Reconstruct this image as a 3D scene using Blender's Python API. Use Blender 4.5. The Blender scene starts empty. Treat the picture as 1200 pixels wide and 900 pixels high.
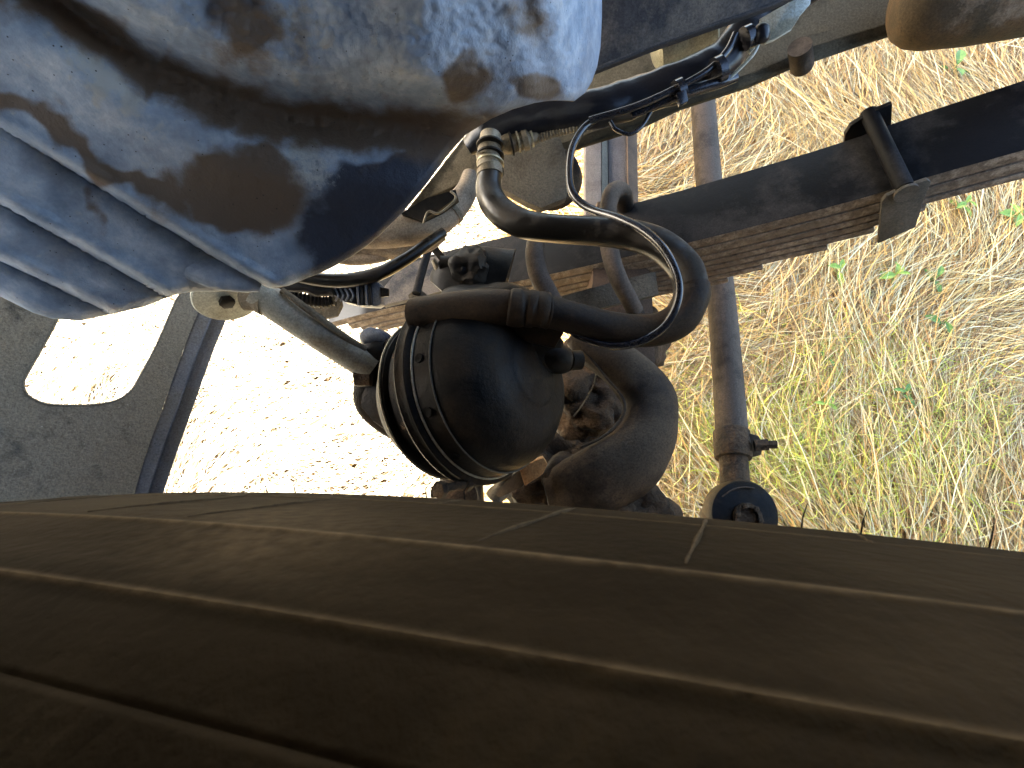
import bpy, bmesh, math, random
import numpy as np
from mathutils import Vector, Matrix, noise as mn

S = bpy.context.scene
COL = S.collection
rnd = random.Random(7)
R = math.radians

# ------------------------------------------------------------------ camera, world, sun, exposure
CAM_Z = 1.25
PITCH = 68.0
F = 600.0                                   # focal length in pixels of the 1200x900 photograph
cth, sth = math.cos(R(PITCH)), math.sin(R(PITCH))
CAM = Vector((0, 0, CAM_Z))
FWD = Vector((0, cth, -sth)); RT = Vector((1, 0, 0)); UP = Vector((0, sth, cth))
cd = bpy.data.cameras.new('camera'); cam = bpy.data.objects.new('camera', cd); COL.objects.link(cam)
cam.location = CAM; cam.rotation_euler = (R(90 - PITCH), 0, 0)
cd.lens = 18; cd.sensor_width = 36; cd.clip_start = 0.01; cd.clip_end = 2000
cd.dof.use_dof = True; cd.dof.focus_distance = 0.62; cd.dof.aperture_fstop = 90.0
S.camera = cam

SUN_EL, SUN_AZ = 33.5, 165.0                # azimuth of the direction towards the sun, counter-clockwise from +x
w = bpy.data.worlds.new("World"); S.world = w; w.use_nodes = True
nt = w.node_tree; nt.nodes.clear()
sky = nt.nodes.new('ShaderNodeTexSky'); sky.sky_type = 'NISHITA'; sky.sun_disc = False
sky.dust_density = 2.5; sky.sun_elevation = R(SUN_EL); sky.sun_rotation = R(90 - SUN_AZ)
bg = nt.nodes.new('ShaderNodeBackground'); bg.inputs[1].default_value = 0.15
wo = nt.nodes.new('ShaderNodeOutputWorld')
nt.links.new(sky.outputs[0], bg.inputs[0]); nt.links.new(bg.outputs[0], wo.inputs[0])
ld = bpy.data.lights.new('sun', 'SUN'); ld.energy = 5.0; ld.angle = R(0.5); ld.color = (1, .95, .86)
sun = bpy.data.objects.new('sun', ld); COL.objects.link(sun)
sdir = Vector((math.cos(R(SUN_EL)) * math.cos(R(SUN_AZ)), math.cos(R(SUN_EL)) * math.sin(R(SUN_AZ)), math.sin(R(SUN_EL))))
sun.rotation_euler = sdir.to_track_quat('Z', 'Y').to_euler(); sun.location = sdir * 20
S.view_settings.view_transform = 'Standard'; S.view_settings.look = 'None'
S.view_settings.gamma = 1; S.view_settings.exposure = 3.25

# ------------------------------------------------------------------ helpers
def P(px, py, d):
    """world point at depth d (m) that stands where the photograph shows pixel px,py"""
    px, py, d = float(px), float(py), float(d)
    return CAM + d * (FWD + RT * ((px - 600) / F) - UP * ((py - 450) / F))
def rad(wpx, d): return wpx * d / F / 2
def plane3(a, b, c):
    a, b, c = P(*a), P(*b), P(*c); n = (b - a).cross(c - a).normalized()
    def at(px, py, off=0.0):
        px, py = float(px), float(py)
        r = FWD + RT * ((px - 600) / F) - UP * ((py - 450) / F)
        t = float((a - CAM).dot(n) / r.dot(n))
        return CAM + r * t + float(off) * (n if n.dot(CAM - a) > 0 else -n)
    at.n = n if n.dot(CAM - a) > 0 else -n
    return at

WL = {}
def empty(name, loc, label, cat, group=None):
    o = bpy.data.objects.new(name, None); COL.objects.link(o); o.location = loc
    o.empty_display_size = .02
    o['label'] = label; o['category'] = cat
    if group: o['group'] = group
    WL[o] = Vector(loc); return o
def tag(o, label, cat, group=None):
    o['label'] = label; o['category'] = cat
    if group: o['group'] = group
    return o
def build(name, vf, m, parent=None, smooth=True, bevel=0, label=None):
    vs, fs = vf
    vs = [Vector(v) for v in vs]
    c = sum(vs, Vector()) / len(vs)
    me = bpy.data.meshes.new(name)
    me.from_pydata([v - c for v in vs], [], fs); me.update()
    bm = bmesh.new(); bm.from_mesh(me); bmesh.ops.recalc_face_normals(bm, faces=bm.faces)
    if bevel:
        es = [e for e in bm.edges if len(e.link_faces) == 2 and e.calc_face_angle(0) > R(35)]
        bmesh.ops.bevel(bm, geom=es, offset=bevel, segments=2, profile=.6, affect='EDGES', clamp_overlap=True)
    bm.to_mesh(me); bm.free()
    if smooth:
        me.shade_smooth()
        try: me.set_sharp_from_angle(angle=R(38))
        except Exception: pass
    me.materials.append(m)
    o = bpy.data.objects.new(name, me); COL.objects.link(o)
    pl = Vector()
    if parent is not None: o.parent = parent; pl = WL[parent]
    o.location = c - pl; WL[o] = c
    if label: o['label'] = label
    return o
def join(*vfs):
    V, Fc = [], []
    for v, f in vfs:
        n = len(V); V += [Vector(a) for a in v]; Fc += [tuple(i + n for i in q) for q in f]
    return V, Fc
def cr(pts, n):
    """Catmull-Rom through tuples"""
    pts = [np.array(p, float) for p in pts]; out = []
    P_ = [2 * pts[0] - pts[1]] + pts + [2 * pts[-1] - pts[-2]]
    for i in range(1, len(P_) - 2):
        a, b, c, d = P_[i - 1:i + 3]
        for k in range(n):
            t = k / n
            out.append(.5 * ((2 * b) + (-a + c) * t + (2 * a - 5 * b + 4 * c - d) * t * t + (-a + 3 * b - 3 * c + d) * t ** 3))
    out.append(pts[-1]); return out
def sweep(pts, rads, seg=14, cap=True, flat=1.0, flatdir=None, bump=None):
    """circle (or ellipse) of radius rads[i] along world points"""
    pts = [Vector(p) for p in pts]; V, Fc = [], []; n = len(pts)
    T = [(pts[min(i + 1, n - 1)] - pts[max(i - 1, 0)]).normalized() for i in range(n)]
    u = T[0].orthogonal().normalized()
    for i in range(n):
        if flatdir is not None: u = (flatdir - T[i] * flatdir.dot(T[i])).normalized()
        else: u = (u - T[i] * u.dot(T[i])).normalized()
        v = T[i].cross(u)
        for k in range(seg):
            a = 2 * math.pi * k / seg
            r = rads[i]
            p = pts[i] + u * (math.cos(a) * r * flat) + v * (math.sin(a) * r)
            if bump: p += (p - pts[i]).normalized() * (mn.noise(p * bump[1]) * bump[0])
            V.append(p)
    for i in range(n - 1):
        for k in range(seg):
            a, b = i * seg + k, i * seg + (k + 1) % seg
            Fc.append((a, b, b + seg, a + seg))
    if cap:
        Fc.append(tuple(range(seg))[::-1]); Fc.append(tuple((n - 1) * seg + k for k in range(seg)))
    return V, Fc
def tube(cps, n=8, seg=14, flat=1.0, flatdir=None, bump=None):
    """cps: (px, py, depth, width in px)"""
    q = cr(cps, n)
    return sweep([P(a[0], a[1], a[2]) for a in q], [max(.0003, rad(a[3], a[2])) for a in q], seg, True, flat, flatdir, bump)
def corrugated(cps, pitch=.004, amp=.0014, seg=14):
    q = cr(cps, 12); pts = [P(a[0], a[1], a[2]) for a in q]; rs = [rad(a[3], a[2]) for a in q]
    L = [0]
    for i in range(1, len(pts)): L.append(L[-1] + (pts[i] - pts[i - 1]).length)
    N = int(L[-1] / pitch * 4); P2, R2 = [], []
    for k in range(N + 1):
        s = L[-1] * k / N; i = min(max(int(np.searchsorted(L, s)), 1), len(L) - 1)
        t = (s - L[i - 1]) / max(1e-9, L[i] - L[i - 1])
        P2.append(pts[i - 1].lerp(pts[i], t)); R2.append(rs[i - 1] * (1 - t) + rs[i] * t + (amp if k % 4 in (0, 1) else 0))
    return sweep(P2, R2, seg)
def lathe(c, axis, prof, seg=40, bump=None):
    """prof: (t along axis, radius)"""
    c = Vector(c); axis = Vector(axis).normalized(); u = axis.orthogonal().normalized(); v = axis.cross(u); V, Fc = [], []
    for t, r in prof:
        for k in range(seg):
            a = 2 * math.pi * k / seg
            p = c + axis * t + (u * math.cos(a) + v * math.sin(a)) * max(r, 1e-5)
            if bump: p += (u * math.cos(a) + v * math.sin(a)) * mn.noise(p * bump[1]) * bump[0]
            V.append(p)
    for i in range(len(prof) - 1):
        for k in range(seg):
            a, b = i * seg + k, i * seg + (k + 1) % seg; Fc.append((a, b, b + seg, a + seg))
    if prof[0][1] > 1e-4: Fc.append(tuple(range(seg))[::-1])
    if prof[-1][1] > 1e-4: Fc.append(tuple((len(prof) - 1) * seg + k for k in range(seg)))
    return V, Fc
def prism(front, vec):
    front = [Vector(p) for p in front]; n = len(front); vec = Vector(vec)
    V = front + [p + vec for p in front]
    Fc = [tuple(range(n)), tuple(range(2 * n - 1, n - 1, -1))]
    for i in range(n): j = (i + 1) % n; Fc.append((i, i + n, j + n, j))
    return V, Fc
def slab(cps, th, vec=None):
    """cps: (px,py,d) outline of the visible face, th its thickness away from the viewer"""
    return prism([P(*c) for c in cps], (vec or FWD) * th)
def hexnut(c, axis, r, h): return lathe(c, axis, [(-h * .5, r * .85), (-h * .45, r), (h * .45, r), (h * .5, r * .85)], 6)
def lump(c, rx, ry, rz, amp, fr, sub=4, rot=None):
    bm = bmesh.new(); bmesh.ops.create_icosphere(bm, subdivisions=sub, radius=1)
    c = Vector(c); V = []
    for v in bm.verts:
        p = Vector((v.co.x * rx, v.co.y * ry, v.co.z * rz))
        if rot: p = rot @ p
        q = c + p; n = v.co.normalized()
        V.append(q + n * (mn.noise(q * fr) * amp + mn.noise(q * fr * 3.1) * amp * .4))
    Fc = [tuple(v.index for v in f.verts) for f in bm.faces]; bm.free(); return V, Fc

# ------------------------------------------------------------------ materials
def mat(name, cols, scale=25, rough=.6, bump=.3, bscale=90, metal=0.0, dust=None, dust_amt=.5, dscale=9, speck=None, spec=.2, dist=.002, coat=0, stretch=None):
    m = bpy.data.materials.new(name); m.use_nodes = True; t = m.node_tree; N, L = t.nodes, t.links
    b = N['Principled BSDF']; tc = N.new('ShaderNodeTexCoord')
    mp = N.new('ShaderNodeMapping'); L.new(tc.outputs['Object'], mp.inputs[0])
    if stretch: mp.inputs['Scale'].default_value = stretch
    n1 = N.new('ShaderNodeTexNoise'); n1.inputs['Scale'].default_value = scale; n1.inputs['Detail'].default_value = 8; n1.inputs['Roughness'].default_value = .62
    L.new(mp.outputs[0], n1.inputs['Vector'])
    r = N.new('ShaderNodeValToRGB'); e = r.color_ramp.elements
    k = len(cols)
    while len(e) < k: e.new(.5)
    for i, c in enumerate(cols):
        e[i].position = .3 + .4 * i / max(1, k - 1); e[i].color = (*c, 1)
    L.new(n1.outputs[0], r.inputs[0]); colout = r.outputs[0]
    roughv = None
    if dust:
        n2 = N.new('ShaderNodeTexNoise'); n2.inputs['Scale'].default_value = dscale; n2.inputs['Detail'].default_value = 10; n2.inputs['Roughness'].default_value = .7
        L.new(mp.outputs[0], n2.inputs['Vector'])
        geo = N.new('ShaderNodeNewGeometry'); sx = N.new('ShaderNodeSeparateXYZ'); L.new(geo.outputs['Normal'], sx.inputs[0])
        ma = N.new('ShaderNodeMath'); ma.operation = 'MULTIPLY_ADD'; ma.inputs[1].default_value = .18; L.new(sx.outputs[2], ma.inputs[0]); L.new(n2.outputs[0], ma.inputs[2])
        mr = N.new('ShaderNodeMapRange'); mr.inputs[1].default_value = .66 - .3 * dust_amt; mr.inputs[2].default_value = .80 - .3 * dust_amt
        L.new(ma.outputs[0], mr.inputs[0])
        mx = N.new('ShaderNodeMix'); mx.data_type = 'RGBA'; L.new(mr.outputs[0], mx.inputs['Factor']); L.new(colout, mx.inputs['A']); mx.inputs['B'].default_value = (*dust, 1)
        colout = mx.outputs['Result']
        rr = N.new('ShaderNodeMapRange'); rr.inputs[3].default_value = rough; rr.inputs[4].default_value = .92; L.new(mr.outputs[0], rr.inputs[0]); roughv = rr.outputs[0]
    if speck:
        v = N.new('ShaderNodeTexVoronoi'); v.inputs['Scale'].default_value = speck[1]; L.new(mp.outputs[0], v.inputs['Vector'])
        n3 = N.new('ShaderNodeTexNoise'); n3.inputs['Scale'].default_value = speck[1] * .15; L.new(mp.outputs[0], n3.inputs['Vector'])
        m0 = N.new('ShaderNodeMath'); m0.operation = 'MULTIPLY'; L.new(v.outputs['Distance'], m0.inputs[0]); L.new(n3.outputs[0], m0.inputs[1])
        lt = N.new('ShaderNodeMapRange'); lt.inputs[1].default_value = speck[2]; lt.inputs[2].default_value = speck[2] * .6; L.new(m0.outputs[0], lt.inputs[0])
        mx2 = N.new('ShaderNodeMix'); mx2.data_type = 'RGBA'; L.new(lt.outputs[0], mx2.inputs['Factor']); L.new(colout, mx2.inputs['A']); mx2.inputs['B'].default_value = (*speck[0], 1)
        colout = mx2.outputs['Result']
    ng = N.new('ShaderNodeTexNoise'); ng.inputs['Scale'].default_value = 420; ng.inputs['Detail'].default_value = 5; ng.inputs['Roughness'].default_value = .8; L.new(mp.outputs[0], ng.inputs['Vector'])
    mg_ = N.new('ShaderNodeMapRange'); mg_.inputs[1].default_value = .3; mg_.inputs[2].default_value = .7; mg_.inputs[3].default_value = .55; mg_.inputs[4].default_value = 1.45; L.new(ng.outputs[0], mg_.inputs[0])
    hs = N.new('ShaderNodeHueSaturation'); L.new(mg_.outputs[0], hs.inputs['Value']); L.new(colout, hs.inputs['Color']); colout = hs.outputs[0]
    L.new(colout, b.inputs['Base Color'])
    if roughv: L.new(roughv, b.inputs['Roughness'])
    else: b.inputs['Roughness'].default_value = rough
    b.inputs['Metallic'].default_value = metal; b.inputs['Specular IOR Level'].default_value = spec
    if coat: b.inputs['Coat Weight'].default_value = coat; b.inputs['Coat Roughness'].default_value = .15
    n4 = N.new('ShaderNodeTexNoise'); n4.inputs['Scale'].default_value = bscale; n4.inputs['Detail'].default_value = 9; n4.inputs['Roughness'].default_value = .68
    L.new(mp.outputs[0], n4.inputs['Vector'])
    bp = N.new('ShaderNodeBump'); bp.inputs['Strength'].default_value = bump; bp.inputs['Distance'].default_value = dist
    L.new(n4.outputs[0], bp.inputs['Height']); L.new(bp.outputs[0], b.inputs['Normal'])
    return m

BRN = (.16, .115, .075); STRAW = (.42, .33, .2)
M_black = mat('black_paint', [(.003, .003, .003), (.008, .007, .006)], 18, .5, .35, 110, dust=(.03, .023, .016), dust_amt=.2)
M_chamber = mat('chamber_paint', [(.0018, .0016, .0015), (.004, .0034, .0028), (.012, .0078, .0045)], 12, .55, spec=.16, bump=.5, bscale=140, dust=(.028, .02, .013), dust_amt=.24)
M_hose = mat('rubber_hose', [(.002, .002, .002), (.006, .005, .004)], 20, .3, .15, 200, spec=.45, dust=(.03, .021, .012), dust_amt=.02, dscale=14)
M_hosebrown = mat('dusty_rubber_hose', [(.010, .006, .0035), (.024, .0145, .0075)], 22, .6, .35, 160, dust=(.055, .034, .018), dust_amt=.3)
M_rustpipe = mat('dusty_rusty_pipe', [(.1, .075, .055), (.2, .155, .11), (.27, .21, .15)], 30, .75, .5, 180, dust=(.3, .24, .17), dust_amt=.3)
M_leafface = mat('spring_top_paint', [(.0022, .0022, .0026), (.0055, .0053, .0055)], 10, .6, .25, 90, spec=.12, dust=(.03, .028, .027), dust_amt=.1)
M_leafedge = mat('spring_edge_dusty', [(.085, .062, .042), (.14, .108, .078), (.2, .16, .12)], 90, .85, .35, 300, dust=(.27, .22, .165), dust_amt=.5, dscale=45)
M_clip = mat('dusty_clip_steel', [(.045, .04, .03), (.075, .066, .052)], 30, .75, .4, 160, dust=(.10, .088, .068), dust_amt=.6)
M_rod = mat('dusty_steel_rod', [(.010, .007, .0045), (.026, .019, .013), (.05, .038, .028)], 25, .65, .5, 150, dust=(.10, .078, .06), dust_amt=.45)
M_strut = mat('grey_strut_paint', [(.24, .235, .2), (.33, .32, .28)], 14, .5, .2, 120, dust=(.2, .17, .12), dust_amt=.25)
M_plate = mat('dusty_olive_plate', [(.07, .058, .04), (.12, .1, .072), (.15, .13, .095)], 30, .85, .9, 220, dust=(.17, .145, .105), dust_amt=.5, dist=.003)
M_rail = mat('olive_rail_paint', [(.025, .02, .010), (.05, .04, .022), (.075, .06, .035)], 18, .6, .4, 90, dust=(.13, .108, .07), dust_amt=.35, speck=((.02, .015, .01), 160, .03))
M_cast = mat('greasy_casting', [(.006, .005, .004), (.025, .018, .012), (.06, .04, .025)], 34, .55, 1.0, 120, dust=(.11, .07, .04), dust_amt=.4, dist=.008)
M_arm = mat('brown_cast_arm', [(.008, .005, .003), (.02, .0125, .0075), (.036, .0245, .015)], 14, .6, .7, 70, dust=(.09, .064, .04), dust_amt=.36)
M_beam = mat('dusty_axle_paint', [(.08, .067, .057), (.13, .112, .1), (.17, .15, .13)], 18, .8, .5, 140, speck=((.04, .03, .025), 90, .03))
M_beamdark = mat('rusty_axle_side', [(.07, .045, .03), (.14, .09, .055)], 22, .8, .5, 140)
M_cover = mat('dusty_grey_cover', [(.03, .029, .031), (.055, .052, .053), (.08, .075, .07)], 22, .75, .5, 120, dust=(.17, .14, .11), dust_amt=.25, speck=((.4, .36, .3), 70, .012))
M_loom = mat('black_loom_tape', [(.004, .005, .008), (.012, .013, .018)], 14, .3, .3, 60, spec=.35)
M_cable = mat('black_cable_sheath', [(.01, .01, .013), (.02, .02, .024)], 20, .22, .1, 90, spec=.6)
M_zinc = mat('zinc_plate', [(.4, .42, .36), (.55, .56, .5)], 30, .45, .2, 120, metal=.2, dust=(.3, .28, .2), dust_amt=.3)
M_brass = mat('brass_fitting', [(.3, .27, .17), (.42, .39, .28)], 40, .4, .2, 120, metal=.5, dust=(.25, .2, .12), dust_amt=.2)
M_fit = mat('dusty_fitting', [(.1, .085, .06), (.22, .185, .13)], 40, .5, .3, 150, metal=.3)
M_conn = mat('blue_grey_connector', [(.1, .12, .16), (.17, .2, .26)], 30, .5, .2, 140, dust=(.25, .24, .23), dust_amt=.3)
M_guard = mat('dusty_black_guard', [(.05, .048, .046), (.10, .095, .088), (.17, .155, .135)], 14, .85, .9, 160, dust=(.3, .26, .2), dust_amt=.85, dscale=16, speck=((.5, .45, .38), 130, .034), dist=.004)
M_flange = mat('guard_flange', [(.14, .137, .148), (.22, .215, .23), (.3, .29, .3)], 16, .6, .4, 120, dust=(.2, .18, .16), dust_amt=.3, speck=((.03, .025, .02), 110, .03))
M_tag = mat('rust_orange_bracket', [(.3, .13, .04), (.5, .25, .09)], 60, .7, .5, 150)
M_body = mat('dark_body_paint', [(.02, .02, .022), (.035, .034, .034)], 8, .7, .2, 60)
M_rim = mat('wheel_rim_paint', [(.3, .3, .3), (.4, .39, .38)], 10, .5, .2, 90)

def attr_mat(name, build_fn):
    m = bpy.data.materials.new(name); m.use_nodes = True; t = m.node_tree; build_fn(t, t.nodes, t.links, t.nodes['Principled BSDF']); return m

# ------------------------------------------------------------------ ground and dry grass
def ground_nodes(t, N, L, b):
    tc = N.new('ShaderNodeTexCoord'); n = N.new('ShaderNodeTexNoise'); n.inputs['Scale'].default_value = 9; n.inputs['Detail'].default_value = 12; n.inputs['Roughness'].default_value = .75
    L.new(tc.outputs['Object'], n.inputs['Vector'])
    n2 = N.new('ShaderNodeTexNoise'); n2.inputs['Scale'].default_value = 160; n2.inputs['Detail'].default_value = 6; L.new(tc.outputs['Object'], n2.inputs['Vector'])
    a = N.new('ShaderNodeMath'); a.operation = 'ADD'; L.new(n.outputs[0], a.inputs[0]); L.new(n2.outputs[0], a.inputs[1])
    h = N.new('ShaderNodeMath'); h.operation = 'MULTIPLY'; h.inputs[1].default_value = .5; L.new(a.outputs[0], h.inputs[0])
    r = N.new('ShaderNodeValToRGB'); e = r.color_ramp.elements; e.new(.5)
    for i, (p, c) in enumerate([(.38, (.05, .03, .015)), (.5, (.17, .105, .05)), (.62, (.4, .28, .14))]): e[i].position = p; e[i].color = (*c, 1)
    L.new(h.outputs[0], r.inputs[0]); L.new(r.outputs[0], b.inputs['Base Color']); b.inputs['Roughness'].default_value = .95
    bp = N.new('ShaderNodeBump'); bp.inputs['Distance'].default_value = .02; L.new(n2.outputs[0], bp.inputs['Height']); L.new(bp.outputs[0], b.inputs['Normal'])
M_ground = attr_mat('dry_soil', ground_nodes)
g = build('ground', ([(-150, -150, 0), (150, -150, 0), (150, 150, 0), (-150, 150, 0)], [(0, 1, 2, 3)]), M_ground, smooth=False); g['kind'] = 'structure'

def blade_nodes(t, N, L, b):
    at = N.new('ShaderNodeAttribute'); at.attribute_name = 'tint'; L.new(at.outputs['Color'], b.inputs['Base Color']); b.inputs['Roughness'].default_value = .55
    b.inputs['Specular IOR Level'].default_value = .3
M_blade = attr_mat('straw_blade', blade_nodes)
def flow(x, y):
    return (0.55 + 1.5 * np.sin(1.35 * x + 2.1 * y + .4) * np.cos(1.9 * y - .8 * x + 1) + .5 * np.sin(4.1 * x - 3.3 * y) + .35 * np.sin(9 * x + 7 * y + 2))
def blades(name, n, region, lens, widths, zr, pal, seed, spread=.45, upright=.0, seg=5, dens=None, curl=.5):
    g_ = np.random.default_rng(seed)
    x = g_.uniform(region[0], region[1], n * 3); y = g_.uniform(region[2], region[3], n * 3)
    if dens is not None:
        k = g_.uniform(0, 1, n * 3) < dens(x, y); x, y = x[k], y[k]
    x, y = x[:n], y[:n]; n = len(x)
    a = flow(x, y) + g_.normal(0, spread, n); L_ = g_.uniform(*lens, n); W_ = g_.uniform(*widths, n)
    z0 = g_.uniform(*zr, n); k1 = g_.normal(0, curl, n); up = np.abs(g_.normal(0, .16, n)) + upright * g_.uniform(.3, 1, n)
    up = np.minimum(up, 1.25); rollz = g_.uniform(-.8, .8, n)
    ts = np.linspace(0, 1, seg + 1)
    X = np.zeros((n, seg + 1, 2, 3)); px, py, pz = x.copy(), y.copy(), z0.copy()
    for i, t in enumerate(ts):
        ang = a + k1 * (t - .5) * 2; el = up * (1 - 1.3 * t)
        if i:
            st = L_ / seg; px = px + np.cos(ang) * np.cos(el) * st; py = py + np.sin(ang) * np.cos(el) * st; pz = np.maximum(pz + np.sin(el) * st, .004)
        wd = W_ * (1 - .8 * t ** 2) * .5
        nx, ny = -np.sin(ang), np.cos(ang)
        X[:, i, 0] = np.stack([px - nx * wd, py - ny * wd, pz - rollz * wd], -1); X[:, i, 1] = np.stack([px + nx * wd, py + ny * wd, pz + rollz * wd], -1)
    V = X.reshape(-1, 3); base = (np.arange(n) * (seg + 1) * 2)[:, None, None]; i = np.arange(seg)[None, :, None] * 2
    Q = (base + i + np.array([0, 1, 3, 2])[None, None, :]).reshape(-1, 4)
    me = bpy.data.meshes.new(name); me.vertices.add(len(V)); me.vertices.foreach_set('co', V.ravel())
    me.loops.add(Q.size); me.loops.foreach_set('vertex_index', Q.ravel().astype(np.int32))
    me.polygons.add(len(Q)); me.polygons.foreach_set('loop_start', np.arange(0, Q.size, 4, dtype=np.int32)); me.update(calc_edges=True)
    pal = np.array(pal); c = pal[g_.integers(0, len(pal), n)] * g_.uniform(.7, 1.2, (n, 1))
    patch = .5 + .5 * np.sin(3.1 * x + 1.3 * y) * np.sin(2.3 * y - 1.1 * x + .7)
    c = c * (1 - .25 * patch[:, None]) + np.array([.34, .2, .1]) * (.25 * patch[:, None]) if pal[0][1] < .6 and pal[0][0] > pal[0][1] * 1.1 else c
    C4 = np.ones((n, (seg + 1) * 2, 4)); C4[:, :, :3] = np.clip(c, 0, .9)[:, None, :]
    at = me.color_attributes.new('tint', 'FLOAT_COLOR', 'POINT'); at.data.foreach_set('color', C4.ravel())
    me.materials.append(M_blade)
    o = bpy.data.objects.new(name, me); COL.objects.link(o); o['kind'] = 'stuff'; return o
straw = [(.84, .58, .20), (.74, .46, .13), (.88, .69, .32), (.64, .36, .09), (.80, .50, .15), (.82, .64, .32), (.46, .25, .07), (.32, .17, .05), (.22, .12, .04), (.88, .74, .42)]
glare_straw = [(.84, .74, .54), (.8, .68, .44), (.88, .82, .68), (.72, .56, .34)]  # paler than straw, painting the sunlit glare into the blades
o = blades('dry_grass', 115000, (-.1, 2.6, -.25, 2.6), (.08, .3), (.0009, .0028), (.004, .06), straw, 3, spread=.38, curl=.3)
tag(o, 'matted dry straw grass lying flat on the ground under the truck', 'grass')
o = blades('dry_grass', 50000, (-2.4, .2, -.35, 2.6), (.07, .24), (.0012, .0036), (.004, .035), glare_straw, 4)
tag(o, 'dry grass paled for sunlit glare on the left of the axle', 'grass')
o = blades('standing_stalks', 2200, (.1, 2.6, .0, 2.5), (.05, .16), (.0009, .002), (.02, .05), straw, 8, spread=1.5, upright=1.0, curl=.2)
tag(o, 'thin upright straw stalks standing out of the flattened grass', 'stalks')
lime = [(.56, .55, .05), (.68, .62, .09), (.40, .44, .04), (.76, .66, .15), (.8, .68, .2)]
gd = lambda x, y: np.exp(-((x - .72) / .42) ** 2 - ((y - .36) / .2) ** 2) * (.35 + .65 * (np.sin(11 * x + 3 * y) * np.sin(13 * y - 4 * x) > -.2))
o = blades('green_grass', 15000, (.1, 1.9, .05, .9), (.03, .09), (.001, .002), (.02, .06), lime, 5, spread=1.6, upright=.7, dens=gd, curl=.6)
tag(o, 'short yellow green grass in front of the ball joint', 'grass')
o = blades('straw_litter', 9000, (-.1, 2.6, .05, 2.6), (.012, .03), (.004, .01), (.01, .05), [(.5, .27, .13), (.42, .2, .09), (.55, .38, .22), (.3, .16, .08)], 6, spread=2, seg=2)
tag(o, 'brown crumbled leaf litter scattered through the straw', 'leaf litter')

# small green weeds
M_weed = mat('weed_leaf', [(.14, .26, .04), (.26, .36, .06), (.42, .42, .08)], 40, .5, .2, 90)
M_weedg = mat('weed_leaf_green', [(.09, .17, .035), (.16, .25, .06)], 40, .5, .2, 90)
def gp(px, py, z=0.0):
    r = FWD + RT * ((px - 600) / F) - UP * ((py - 450) / F); return CAM + r * ((z - CAM_Z) / r.z)
def weed(px, py, n, ll, m, label, seed):
    q = random.Random(seed); base = gp(px, py, .03); t = empty('weed', base, label, 'weed', 'green weeds growing in the dry grass')
    build('stem', sweep([base, base + Vector((.003, .002, .03)), base + Vector((0, .004, .055))], [.0015, .0013, .001], 6), m, t)
    for i in range(n):
        a = i * 2.4 + q.uniform(-.4, .4); L_ = ll * q.uniform(.6, 1.1); el = q.uniform(.05, .5)
        d = Vector((math.cos(a) * math.cos(el), math.sin(a) * math.cos(el), math.sin(el))); s = Vector((-math.sin(a), math.cos(a), q.uniform(-.3, .3)))
        b0 = base + Vector((0, 0, .012 + .04 * i / n)); V = []; prof = [.05, .7, 1, .75, .1]
        for k, wv in enumerate(prof):
            tt = k / 4; c = b0 + d * (L_ * tt) - Vector((0, 0, 1)) * (.25 * L_ * tt * tt); hw = wv * L_ * .19
            V += [c - s * hw + Vector((0, 0, hw * .4)), c, c + s * hw + Vector((0, 0, hw * .4))]
        Fc = []
        for k in range(4):
            for j in range(2): a0 = k * 3 + j; Fc.append((a0, a0 + 1, a0 + 4, a0 + 3))
        build('leaf', (V, Fc), m, t)
weed(1180, 262, 9, .06, M_weed, 'yellow green weed below the right end of the leaf spring', 1)
weed(1120, 248, 6, .05, M_weed, 'small yellow weed beside the right spring clip', 2)
weed(1110, 90, 4, .09, M_weedg, 'pale green weed above the spring near the top right corner', 3)
weed(962, 428, 3, .04, M_weedg, 'single bright green sprig right of the tie rod', 4)
weed(1048, 466, 5, .045, M_weedg, 'low dark green weed in the middle of the straw', 5)
weed(975, 325, 5, .05, M_weed, 'small yellow green weed just under the stepped leaf ends', 6)
weed(1040, 330, 7, .055, M_weed, 'leafy yellow green weed below the spring clip plate', 7)
weed(958, 480, 6, .04, M_weed, 'lime green tuft of leaves level with the tie rod clamp', 8)
weed(1085, 335, 4, .05, M_weedg, 'dull green weed right of the leafy yellow one', 9)
weed(1095, 385, 3, .05, M_weedg, 'dark green weed with a few broad leaves at far right', 10)

# ------------------------------------------------------------------ unseen truck body around the camera (arch, cab underside), cab sized for its shade
wc = Vector((.1438, -.2241, .6186))
ax = Vector((math.sin(.2274) * math.cos(.349), math.cos(.2274) * math.cos(.349), -math.sin(.349)))
wu = ax.cross(Vector((0, 0, 1))).normalized(); wv = wu.cross(ax).normalized()
def arch():
    V, Fc = [], []; ro, ri = .86, .835; n = 40
    for i in range(n + 1):
        a = R(-88) + R(190) * i / n
        for r, yy in ((ri, -.42), (ri, .12), (ro, .12), (ro, -.42)):
            V.append(Vector((.14 + math.sin(-a) * r * 1.0, yy, .58 + math.cos(a) * r)))
    for i in range(n):
        for k in range(4): a = i * 4 + k; b = i * 4 + (k + 1) % 4; Fc.append((a, b, b + 4, a + 4))
    Fc += [(0, 1, 2, 3), (n * 4 + 3, n * 4 + 2, n * 4 + 1, n * 4)]
    return V, Fc
tag(build('wheel_arch', arch(), M_body), 'dark curved wheel arch over the tyre above the camera', 'wheel arch')
def box(x0, x1, y0, y1, z0, z1): 
    return [(x0, y0, z0), (x1, y0, z0), (x1, y1, z0), (x0, y1, z0), (x0, y0, z1), (x1, y0, z1), (x1, y1, z1), (x0, y1, z1)], [(0, 3, 2, 1), (4, 5, 6, 7), (0, 1, 5, 4), (1, 2, 6, 5), (2, 3, 7, 6), (3, 0, 4, 7)]
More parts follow.
